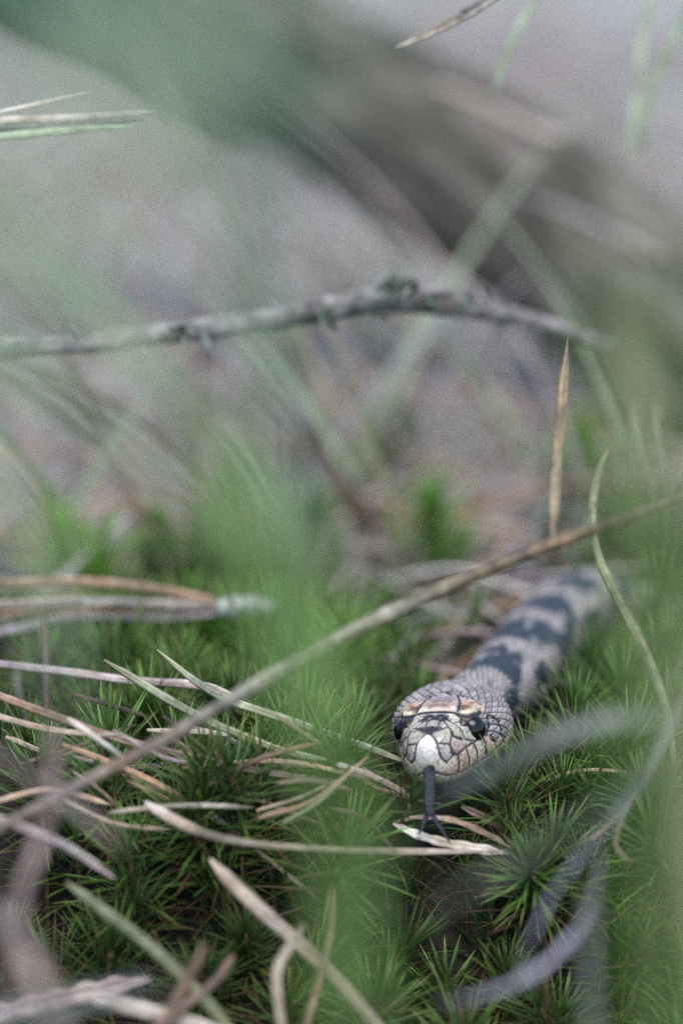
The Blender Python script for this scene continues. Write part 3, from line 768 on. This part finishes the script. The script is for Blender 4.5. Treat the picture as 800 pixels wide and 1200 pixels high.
strand('pine_needle', 'pale', [(170, 940, .668), (190, 953, .667), (225, 971, .665), (262, 983, .665), (320, 991, .667), (400, 996, .672), (480, 998, .677), (585, 998, .682)], [9, 14, 13, 10, 8, 8, 9, 11], 'long bleached needle with white blunt tip lying level across the moss below the tongue', 'needle', taper=(.45, .2), tint=[(0,(1.15,1.13,1.1)),(.22,(1.1,1.08,1.02)),(.34,(.42,.42,.33)),(.75,(.5,.47,.38)),(.93,(.9,.82,.75)),(1,(.8,.7,.6))])
strand('pine_needle', 'pale', [(246, 1007, .660), (270, 1033, .659), (310, 1071, .657), (360, 1116, .655), (400, 1155, .654), (440, 1200, .653), (480, 1250, .652)], [10, 17, 18, 18, 17, 16, 15], 'thick cream needle slanting down the moss bank from a blunt tip', 'needle', taper=(.45, .6), tint=[(0,(1.1,1.05,1)),(.3,(.95,.88,.78)),(.5,(.6,.5,.4)),(1,(.4,.33,.26))])
strand('pine_needle', 'tan', [(356, 1083, .640), (340, 1108, .640), (327, 1132, .640), (324, 1155, .640), (328, 1190, .640), (334, 1240, .640)], [7, 11, 12, 12, 11, 10], 'sharply bent tan needle standing against the thick cream needle', 'needle', taper=(.3, .7))
strand('pine_needle', 'brown', [(389, 1040, .648), (386, 1090, .647), (376, 1140, .646), (362, 1190, .645), (350, 1240, .644)], [6, 8, 9, 9, 9], 'thin upright brown needle crossing the thick cream needle', 'needle', taper=(.3, .7))
strand('pine_needle', 'green', [(78, 1034, .650), (120, 1066, .649), (165, 1100, .648), (210, 1140, .647), (255, 1190, .645), (300, 1250, .643)], [10, 14, 15, 15, 14, 13], 'thick dull green-brown needle slanting down past the lowest moss shoots', 'needle', taper=(.4, .7))
strand('pine_needle', 'pink', [(-40, 948, .655), (30, 971, .655), (80, 993, .656), (135, 1030, .657)], [11, 13, 12, 8], 'pinkish white needle poking from the haze of stems onto the moss', 'needle', taper=(.8, .25))
strand('pine_needle', 'brown', [(242, 1106, .628), (222, 1145, .627), (200, 1185, .626), (170, 1240, .625)], [9, 14, 15, 15], 'short reddish brown needle pointing up out of the litter at the bank foot', 'needle', taper=(.4, .7))
strand('pine_needle', 'brown', [(274, 1120, .640), (250, 1152, .640), (215, 1180, .638), (170, 1215, .636)], [8, 10, 11, 11], 'dark brown needle lying low behind the reddish brown needle', 'needle', taper=(.4, .7))
strand('pine_needle', 'pale', [(105, 1170, .640), (150, 1180, .640), (200, 1192, .640), (260, 1210, .640)], [14, 20, 18, 16], 'broad pale needle fragment lying at the foot of the bank', 'needle', taper=(.4, .7))
strand('dead_leaf', 'pink', [(-20, 1192, .645), (50, 1175, .648), (110, 1160, .65), (178, 1146, .652)], [24, 26, 22, 14], 'ragged pinkish grey dead blade lying on dark soil at the bank foot', 'leaf', sec='blade', wob=.3)
strand('pine_needle', 'brown', [(53, 722, .735), (54, 760, .732), (55, 800, .728), (56, 850, .724)], [9, 10, 10, 9], 'short upright brown needle stub below the orange bundle', 'needle')
strand('dead_leaf', 'pale', [(460, 964, .690), (490, 958, .690), (530, 962, .690), (570, 978, .689), (600, 995, .688)], [5, 8, 9, 9, 6], 'upper pale curled dead leaf strip beneath the forked tongue', 'leaf', sec='blade', face=Vector((0, -.5, 1)), wob=.2, tint=[(0,(.6,.5,.4)),(.3,(1.1,1.1,1.05)),(.55,(.7,.6,.5)),(1,(.5,.4,.3))])
strand('dead_leaf', 'pale', [(460, 965, .688), (485, 977, .687), (520, 988, .686), (560, 995, .685), (595, 1000, .684)], [5, 10, 11, 12, 8], 'lower pale curled dead leaf strip beneath the forked tongue', 'leaf', sec='blade', face=Vector((0, -.8, .6)), wob=.2, tint=[(0,(.7,.65,.55)),(.3,(1.1,1.1,1.05)),(.5,(.6,.55,.45)),(.75,(1,.95,.9)),(1,(.6,.5,.4))])
strand('dead_leaf', 'brown', [(540, 945, .70), (580, 965, .70), (620, 985, .70), (660, 992, .70)], [8, 10, 10, 8], 'dark brown dead blade lying under the moss beside the tongue', 'leaf', sec='blade')
for i, (pp, mt) in enumerate([([(640, 915, .70), (680, 903, .70), (730, 905, .70), (760, 915, .70)], 'tan'), ([(690, 985, .67), (720, 960, .67), (745, 930, .67)], 'orange'),
        ([(735, 1010, .655), (720, 990, .655), (728, 960, .655), (740, 935, .655)], 'tan'), ([(560, 1062, .66), (600, 1070, .66), (640, 1066, .66)], 'tan'),
        ([(300, 950, .68), (350, 935, .68), (400, 912, .68)], 'tan'), ([(330, 965, .675), (370, 942, .675), (412, 905, .676)], 'green'), ([(430, 1030, .66), (460, 1024, .66), (500, 1030, .66)], 'pale')]):
    if i in (3, 6): continue
    strand('dry_fibre', mt, pp, 5, ['short tan fibre arched in the moss beneath the grey blade by the jaw', 'thin orange fibre slanting through moss behind the curled lilac blade',
        'small hooked tan fibre in the moss behind the lilac blade', 'tiny tan fibre lying deep in the moss under the lilac blade', 'tan fibre lying on the moss next to the long brown needle end',
        'green fibre leaning on the moss near the brown needle end', 'tiny pale fibre on the moss below the long bleached needle'][i], 'fibre')

# thin needles tangled over the moss between the faded stems and the snake head
for i in range(26):
    x0, y0 = rnd.uniform(-30, 400), rnd.uniform(800, 960); a = rnd.gauss(0.22, 0.35); L = rnd.uniform(90, 240); d = 0.684 - max(0, y0 - 880) * 0.00012 + rnd.uniform(-.006, .01)
    mt = rnd.choice(['tan', 'brown', 'orange', 'tan', 'pink']); cv = rnd.uniform(-18, 18)
    wh = 'under the low end of the straw' if x0 < 130 else 'by the long brown needle' if x0 < 270 else 'on moss next to the snake head'
    cw = {'tan': 'tan', 'brown': 'dark brown', 'orange': 'orange', 'pink': 'pinkish'}[mt]
    strand('pine_needle', mt, [(x0, y0, d), (x0 + L * .5 * math.cos(a), y0 + L * .5 * math.sin(a) + cv, d + .002), (x0 + L * math.cos(a), y0 + L * math.sin(a), d + .006)], rnd.uniform(4.5, 7.5), 'thin ' + cw + ' needle tangled in the litter ' + wh, 'needle', 'thin ' + cw + ' needles ' + wh, n=24)

# pale straw bundle and thin blades higher up
base = P(-60, 148, 0.672)
sb = empty('straw_bundle', base)
for pp, ww, mt in (([(182, 132, .674), (120, 137, .673), (40, 140, .672), (-60, 142, .672)], [6, 9, 10, 10], 'pale'), ([(160, 149, .673), (90, 152, .672), (20, 158, .672), (-60, 166, .672)], [5, 9, 10, 9], 'palegreen'),
                   ([(168, 141, .676), (90, 147, .675), (10, 150, .674), (-60, 154, .674)], [5, 8, 8, 8], 'grey'), ([(108, 108, .676), (60, 118, .675), (10, 129, .673), (-60, 146, .672)], [3, 4, 5, 5], 'pale')):
    obj('straw', strand_mesh('straw', pp, ww, off=base, taper=(.3, .8), tint=[(0, (1.2, 1.2, 1.2)), (1, (1.35, 1.35, 1.35))]), M[mt], sb)
tag(sb, 'sheaf of bleached straws jutting out above the lichen-covered twig', 'straw')
strand('grass_shoot', 'pale', [(462, 56, .735), (500, 40, .733), (545, 17, .73), (590, -14, .725), (640, -60, .72)], [3, 9, 14, 15, 14], 'bleached blade tip hanging over the fallen log', 'grass', sec='blade', taper=(.2, .8), tint=[(0, (1.3, 1.3, 1.35)), (1, (1.4, 1.4, 1.5))])
strand('grass_shoot', 'palegreen', [(578, 108, .80), (590, 72, .80), (606, 35, .80), (640, -20, .80), (690, -80, .8)], [7, 8, 8, 8, 7], 'thin pale green blade drooping over the top of the log', 'grass', sec='blade')
strand('grass_shoot', 'palegreen', [(738, 185, .84), (742, 130, .84), (750, 60, .84), (768, -30, .84), (790, -100, .84)], [8, 9, 9, 9, 8], 'straight pale blade of the drooping pair past the log end', 'grass', sec='blade')
strand('grass_shoot', 'palegreen', [(752, 188, .84), (755, 140, .84), (772, 80, .84), (806, 15, .84), (850, -50, .84)], [8, 9, 10, 10, 8], 'curved pale blade of the drooping pair past the log end', 'grass', sec='blade')

# ------------------------------------------------------------------ lichen-covered twig
def build_twig():
    pix = [(-120, 425, 0.742), (-40, 411, 0.747), (60, 405, 0.754), (150, 396, 0.760), (240, 386, 0.764), (330, 372, 0.768), (400, 358, 0.770), (470, 350, 0.772), (540, 358, 0.779), (600, 370, 0.788), (655, 386, 0.798), (720, 408, 0.812)]
    base = P(*pix[0]); root = empty('twig', base)
    p = spline(pix, 150); n = len(p)
    wpx = np.interp(p[:, 0], [-120, 0, 100, 240, 330, 400, 480, 540, 600, 650, 720], [26, 26, 25, 26, 27, 29, 34, 28, 24, 18, 12])
    V, F, U = [], [], []; K = 20; L = 0
    for i in range(n):
        c = P(*p[i]) - base; t = (P(*p[min(i + 1, n - 1)]) - P(*p[max(i - 1, 0)])).normalized()
        up = (Vector((0, 0, 1)) - t * t.z).normalized(); sd_ = t.cross(up); r0 = wpx[i] * PX * p[i][2] / 2
        if i: L += (P(*p[i]) - P(*p[i - 1])).length
        for j in range(K):
            a = j / K * math.tau; q = Vector((math.cos(a), math.sin(a), L * 90))
            r = r0 * (1 + 0.16 * mnoise.noise(q * 1.2) + 0.10 * mnoise.noise(q * 3.5)); V.append(c + up * math.sin(a) * r + sd_ * math.cos(a) * r); U.append((L * 1000, j / K))
    for i in range(n - 1):
        for j in range(K):
            k = (j + 1) % K; F.append((i * K + j, i * K + k, (i + 1) * K + k, (i + 1) * K + j))
    F.append(tuple(range(K))[::-1]); F.append(tuple((n - 1) * K + j for j in range(K)))
    m, nt, b = mat_new('twig_bark')
    g = nt.nodes.new('ShaderNodeNewGeometry')
    f1 = noise_node(nt, g.outputs['Position'], 170, 5, 0.65); f2 = noise_node(nt, g.outputs['Position'], 60, 3)
    c = ramp(nt, f1, [(0.30, (0.045, 0.037, 0.032)), (0.5, (0.20, 0.175, 0.16)), (0.70, (0.50, 0.46, 0.45))])
    gl = ramp(nt, f1, [(0.3, (0.05, 0.055, 0.045)), (0.7, (0.26, 0.27, 0.235))])
    nt.links.new(mixc(nt, ramp(nt, f2, [(0.45, (0, 0, 0)), (0.62, (1, 1, 1))]), c, gl), b.inputs['Base Color']); b.inputs['Roughness'].default_value = 0.85
    bump(nt, f1, b, 0.001, 0.8)
    obj('branch', mesh_from('branch', V, F, U), m, root)
    for q, wd in (([(238, 392, 0.762), (242, 406, 0.760), (249, 424, 0.759)], 14), ([(92, 394, 0.752), (88, 386, 0.751), (84, 378, 0.750)], 9), ([(385, 366, 0.768), (388, 378, 0.766), (396, 388, 0.765)], 12),
                  ([(562, 366, 0.782), (572, 350, 0.781), (566, 338, 0.781)], 9), ([(590, 378, 0.785), (580, 394, 0.784), (572, 412, 0.783)], 7), ([(330, 372, 0.767), (322, 360, 0.766), (312, 352, 0.766)], 8)):
        obj('spur', strand_mesh('spur', q, [wd, wd * .8, wd * .35], sec='round', off=base, taper=(1, .4), n=12), M['slate'], root)
    ml = plant_mat('lichen', (0.03, 0.05, 0.03), (0.10, 0.14, 0.09), (0.26, 0.31, 0.23), 0.1)
    rr = random.Random(5)
    for (cx, cy, d, nn, rp) in ((468, 338, 0.767, 46, 17), (440, 366, 0.768, 8, 9), (386, 370, 0.765, 8, 8), (500, 352, 0.770, 10, 10), (212, 388, 0.759, 16, 9), (545, 358, 0.776, 6, 8), (600, 372, 0.785, 5, 7)):
        v, f, u = [], [], []
        for k in range(nn):
            a, r = rr.uniform(0, 6.28), rp * math.sqrt(rr.random())
            q0 = P(cx + r * math.cos(a) * 1.3, cy + r * 0.55 * math.sin(a), d - 0.003) - base
            dd = Vector((rr.gauss(0, 1), rr.gauss(-.4, 1), rr.gauss(.3, 1))).normalized()
            leaf_into(v, f, u, q0, dd, rr.uniform(.0016, .0036), rr.uniform(.0012, .0024), rr.uniform(-.4, .4), 0, Vector((.1, .2, 1)))
        lo = obj('lichen_tuft', mesh_from('lichen_tuft', v, f, u), ml, root); lo['kind'] = 'stuff'
    tag(root, 'knobbly grey twig with spurs and green lichen tufts in front of the log', 'twig')
build_twig()

# ------------------------------------------------------------------ blades standing between the lens and the snake
def fg(mat, pix, wpx, label, name='grass_shoot', cat='grass', sec='blade', **kw):
    return strand(name, mat, pix, wpx, label, cat, sec=sec, **kw)

fg('slate', [(515, 936, .562), (545, 918, .56), (580, 900, .558), (615, 880, .555), (665, 856, .552), (730, 842, .548), (820, 850, .540)], [3, 11, 18, 21, 21, 18, 14], 'broad grey-green dead blade passing under the snake chin and jaw', name='dead_leaf', cat='leaf', tint=[(0,(.6,.62,.6)),(.35,(.62,.64,.62)),(.6,(1.1,1.1,1.15)),(1,(.8,.8,.8))])
fg('grey', [(850, 640, 0.587), (808, 770, 0.585), (768, 872, 0.583), (722, 950, 0.582), (678, 1003, 0.580), (642, 1055, 0.579), (618, 1110, 0.579), (606, 1150, 0.579)], [3, 5, 7, 10, 9, 11, 8, 5], 'long curled lilac-grey blade arching down beside the snake onto the moss', name='dead_leaf', cat='leaf', taper=(.8, .4), wob=.3, twist=1.6, tint=[(0,(.9,.85,.85)),(.5,(1.15,1.15,1.3)),(1,(1.2,1.2,1.4))])
fg('grey', [(705, 990, 0.578), (692, 1060, 0.576), (665, 1105, 0.574), (620, 1145, 0.572), (560, 1168, 0.570), (500, 1178, 0.569)], [3, 7, 9, 13, 9, 4], 'lower loop of curled lilac-grey blade crossing the long arching one', name='dead_leaf', cat='leaf', taper=(.5, .4), wob=.3, twist=-1.4, tint=[(0,(1,1,1.1)),(.6,(1.15,1.15,1.3)),(1,(.9,.85,.95))])
fg('slate', [(790, 880, .50), (720, 935, .50), (640, 985, .498), (560, 1035, .495), (480, 1085, .493)], [5, 9, 9, 8, 4], 'dull slanting dead blade behind the crossing of the two lilac blades', name='dead_leaf', cat='leaf')
fg('slate', [(690, 1040, .52), (690, 1120, .52), (695, 1260, .52)], [6, 11, 14], 'upright dull blade rising beneath the lilac blades', name='dead_leaf', cat='leaf')
# lilac dead stems at the other side
fg('pink', [(60, 850, .56), (62, 930, .555), (42, 1000, .55), (22, 1070, .545), (10, 1250, .54)], [9, 12, 12, 12, 12], 'faded lilac upright stem crossed by the low end of the long straw', name='dead_leaf', cat='leaf')
fg('pink', [(-60, 850, .56), (30, 905, .55), (100, 955, .545), (150, 1000, .54)], [7, 9, 9, 5], 'faded pinkish blade slanting over the lilac upright stem', name='dead_leaf', cat='leaf')
fg('slate', [(-80, 1222, .50), (20, 1186, .50), (120, 1166, .505), (200, 1146, .51)], [16, 18, 14, 6], 'blurred grey dead blade lying low over the foot of the bank', name='dead_leaf', cat='leaf')
fg('pink', [(-60, 1020, .52), (20, 1100, .51), (60, 1180, .505), (90, 1280, .50)], [16, 20, 22, 22], 'faded mauve blade leaning out from the foot of the bank', name='dead_leaf', cat='leaf')

# soft green and olive grass close to the lens
fg('leafgreen', [(345, 860, .38), (385, 980, .375), (420, 1090, .37), (450, 1400, .36)], [6, 16, 18, 18], 'green grass blade leaning up over the moss bank toward the tongue')
fg('leafgreen', [(470, 900, .42), (445, 1000, .415), (430, 1110, .41), (425, 1400, .40)], [5, 11, 14, 16], 'narrow green grass blade standing before the bank under the snake head')
fg('olive', [(770, 330, .36), (782, 560, .355), (790, 800, .35), (800, 1050, .345), (808, 1400, .34)], [14, 36, 44, 46, 46], 'tall olive grass blade standing close to the lens past the snake')
fg('olive', [(690, 340, .37), (735, 480, .365), (775, 640, .36), (820, 850, .355), (860, 1200, .35)], [10, 34, 40, 40, 40], 'leaning olive grass blade crossing the end of the log')
fg('teal', [(250, 60, .42), (290, 210, .425), (315, 360, .43), (335, 520, .435), (350, 700, .44), (365, 860, .445)], [14, 24, 22, 18, 12, 4], 'bluish green grass leaf hanging down across the lichen-covered twig')
fg('lime', [(240, 470, .37), (300, 620, .365), (350, 780, .36), (395, 950, .355), (430, 1400, .35)], [12, 42, 40, 16, 10], 'bright yellow-green grass blade rising through the fan toward the twig')
fg('lime', [(410, 640, .40), (395, 760, .395), (385, 900, .39), (380, 1400, .38)], [6, 16, 17, 10], 'short yellow-green grass blade before the middle of the straw')
for i, (pp, ww) in enumerate([([(-260, -60, .44), (-60, 150, .44), (170, 420, .45), (300, 560, .46), (380, 680, .465)], [26, 30, 28, 22, 5]),
        ([(-300, 200, .43), (-60, 380, .43), (90, 480, .44), (220, 580, .45), (330, 690, .455)], [30, 34, 34, 26, 5]),
        ([(-240, 60, .47), (80, 350, .47), (210, 480, .475), (330, 600, .48), (420, 720, .485)], [18, 22, 22, 17, 5]),
        ([(60, -120, .45), (220, 200, .45), (300, 420, .455), (350, 570, .46), (380, 680, .465)], [15, 17, 15, 12, 4]),
        ([(-260, 380, .40), (-120, 460, .40), (20, 600, .40), (70, 760, .40), (90, 900, .40)], [26, 32, 32, 20, 5])]):
    fg('palegreen', pp, ww, ['pale grass blade of the fan, rising highest toward the log', 'pale grass blade of the fan, lowest across the twig end', 'slim pale grass blade in the middle of the fan',
       'steep pale grass blade of the fan crossing the middle of the twig', 'upright pale grass blade beside the faded lilac stem'][i], group='fan of pale grass')
fg('palegreen', [(-420, 1100, .235), (-160, 560, .23), (80, 180, .225), (330, -160, .22), (480, -420, .22)], [54, 58, 58, 52, 34], 'tall pale blade close to the lens leaning over the straw sheaf')
fg('palegreen', [(-560, 760, .25), (-260, 420, .245), (60, 200, .24), (300, 40, .235), (520, -80, .23)], [46, 50, 50, 42, 20], 'second tall pale blade close to the lens, leaning lower over the twig end')
fg('lime', [(740, 200, .26), (770, 520, .255), (800, 860, .25), (830, 1500, .245)], [20, 56, 62, 62], 'yellow-green blade close to the lens next to the olive grass')
# broad leaf overhanging from above
fg('teal', [(-140, -110, .26), (0, -40, .262), (110, 10, .265), (200, 60, .268), (280, 130, .27), (330, 200, .27)], [90, 130, 140, 130, 100, 40], 'broad dark bluish green leaf hanging in over the sheaf of straws', name='hanging_leaf', cat='leaf')

# ------------------------------------------------------------------ litter behind the snake
def litter():
    protos = []
    for k in range(6):
        rr = random.Random(40 + k); L = rr.uniform(0.06, 0.11)
        p = spline([(-L / 2, 0, 0), (-L / 6, rr.uniform(-.006, .006), rr.uniform(0, .006)), (L / 6, rr.uniform(-.008, .008), rr.uniform(0, .008)), (L / 2, rr.uniform(-.01, .01), rr.uniform(0, .006))], 12)
        wd = [0.0011 * min(1, 0.3 + 2.2 * min(i, 11 - i) / 11) for i in range(12)]
        v, f, u = sweep(p, wd, SEC_NEEDLE, face=Vector((0, 0, 1)))
        protos.append(v); protos[-1] = (v, f, u)
    meshes = {}
    mats = ['pink', 'pink', 'tan', 'grey', 'pale', 'brown', 'grey', 'orange']
    for k in range(6):
        for mt in set(mats):
            v, f, u = protos[k]; me = mesh_from('litter_needle', v, f, u); me.materials.append(M[mt]); meshes[k, mt] = me
    cnt = 0; tries = 0
    while cnt < 290 and tries < 5000:
        tries += 1
        px, py = rnd.uniform(-40, 840), 20 + 760 * rnd.random() ** 0.9
        c = ground_hit(px, py)
        if not snake_clear(c.x, c.y, 0.02): continue
        o = bpy.data.objects.new('pine_needle', meshes[rnd.randrange(6), rnd.choice(mats)]); col.objects.link(o)
        o.location = (c.x, c.y, ground_z(c.x, c.y) + rnd.uniform(0.004, 0.016)); o.rotation_euler = (rnd.gauss(0, .25), rnd.gauss(0, .22), rnd.uniform(0, 6.28))
        s = rnd.uniform(.7, 1.25); o.scale = (s, s * 1.1, s)
        mt = o.data.materials[0].name
        cw = {'dry_straw_pinkish': 'pinkish', 'dry_straw_tan': 'tan', 'weathered_grey_blade': 'grey', 'bleached_straw': 'bleached', 'brown_needle': 'brown', 'orange_needle': 'orange'}[mt]
        wh = 'beyond the fallen log' if py < 160 else 'beside the fallen log' if py < 340 else 'under the lichen-covered twig' if py < 470 else 'among the moss cushions' if py < 640 else 'in the moss behind the straw'
        tag(o, cw + ' loose dry pine needle lying ' + wh, 'needle', cw + ' needles ' + wh); cnt += 1
    V, F, U = [], [], []
    for i in range(2600):
        x = rnd.uniform(-.5, .5) * 1.3; y = 0.78 + 2.2 * rnd.random() ** 1.3
        if y < 1.0 and abs(x) < .15 and not snake_clear(x, y, 0.022): continue
        v, f, u = protos[rnd.randrange(6)]; b0 = len(V)
        mtx = Matrix.Translation((x, y, ground_z(x, y) + rnd.uniform(0, .010))) @ Matrix.Rotation(rnd.uniform(0, 6.28), 4, 'Z') @ Matrix.Rotation(rnd.gauss(0, .2), 4, 'Y') @ Matrix.Scale(rnd.uniform(.6, 1.2), 4)
        V += [mtx @ q for q in v]; F += [tuple(b0 + a for a in ff) for ff in f]; uu = rnd.uniform(0, 900); U += [(a + uu, b) for a, b in u]
    o = obj('litter', mesh_from('litter', V, F, U), M['pink']); tag(o, 'deep bed of faded needles and stems covering the floor behind', 'litter', kind='stuff')
litter()

# dead grass stems leaning over the litter behind
def back_stems():
    mats = ['palegreen', 'pink', 'grey', 'palegreen', 'tan', 'brown', 'olive']
    words = {'palegreen': 'pale green', 'pink': 'pinkish', 'grey': 'grey', 'tan': 'tan', 'brown': 'brown', 'olive': 'olive'}
    for i in range(120):
        px = rnd.uniform(-30, 830); py = rnd.choice([rnd.uniform(330, 660), rnd.uniform(60, 330)])
        if 560 < px < 760 and 560 < py < 760: continue
        c = ground_hit(px, py); mt = rnd.choice(mats)
        L = rnd.uniform(.06, .15) * (0.75 if py < 420 else 1); az = rnd.uniform(0, 6.28) if rnd.random() < .4 else rnd.gauss(math.pi, .5); le = rnd.uniform(.4, 1.2)
        hx, hy = math.cos(az), math.sin(az) * .6
        pts = [Vector((c.x, c.y, ground_z(c.x, c.y)))]
        for k in range(1, 6):
            t = k / 5; a = le * (0.4 + .8 * t)
            pts.append(pts[-1] + Vector((hx * math.sin(a), hy * math.sin(a), math.cos(a))) * (L / 5))
        base = pts[0].copy(); p = spline([q - base for q in pts], 22)
        wd = [rnd.uniform(.0014, .0021) * (0.55 if py < 420 else 0.9) * (1 - .85 * (k / 21) ** 1.5) for k in range(22)]
        v, f, u = sweep(p, wd, SEC_BLADE, face=Vector((rnd.gauss(0, .4), -1, .5)), twist=rnd.uniform(-1, 1))
        o = obj('dead_grass_stem', mesh_from('dead_grass_stem', v, f, u), M[mt]); o.location = base
        where = 'beyond the twig beside the log' if py < 330 else 'on the litter between twig and moss'
        tag(o, words[mt] + ' dead grass stem arching ' + where, 'grass', words[mt] + ' dead stems ' + where)
back_stems()
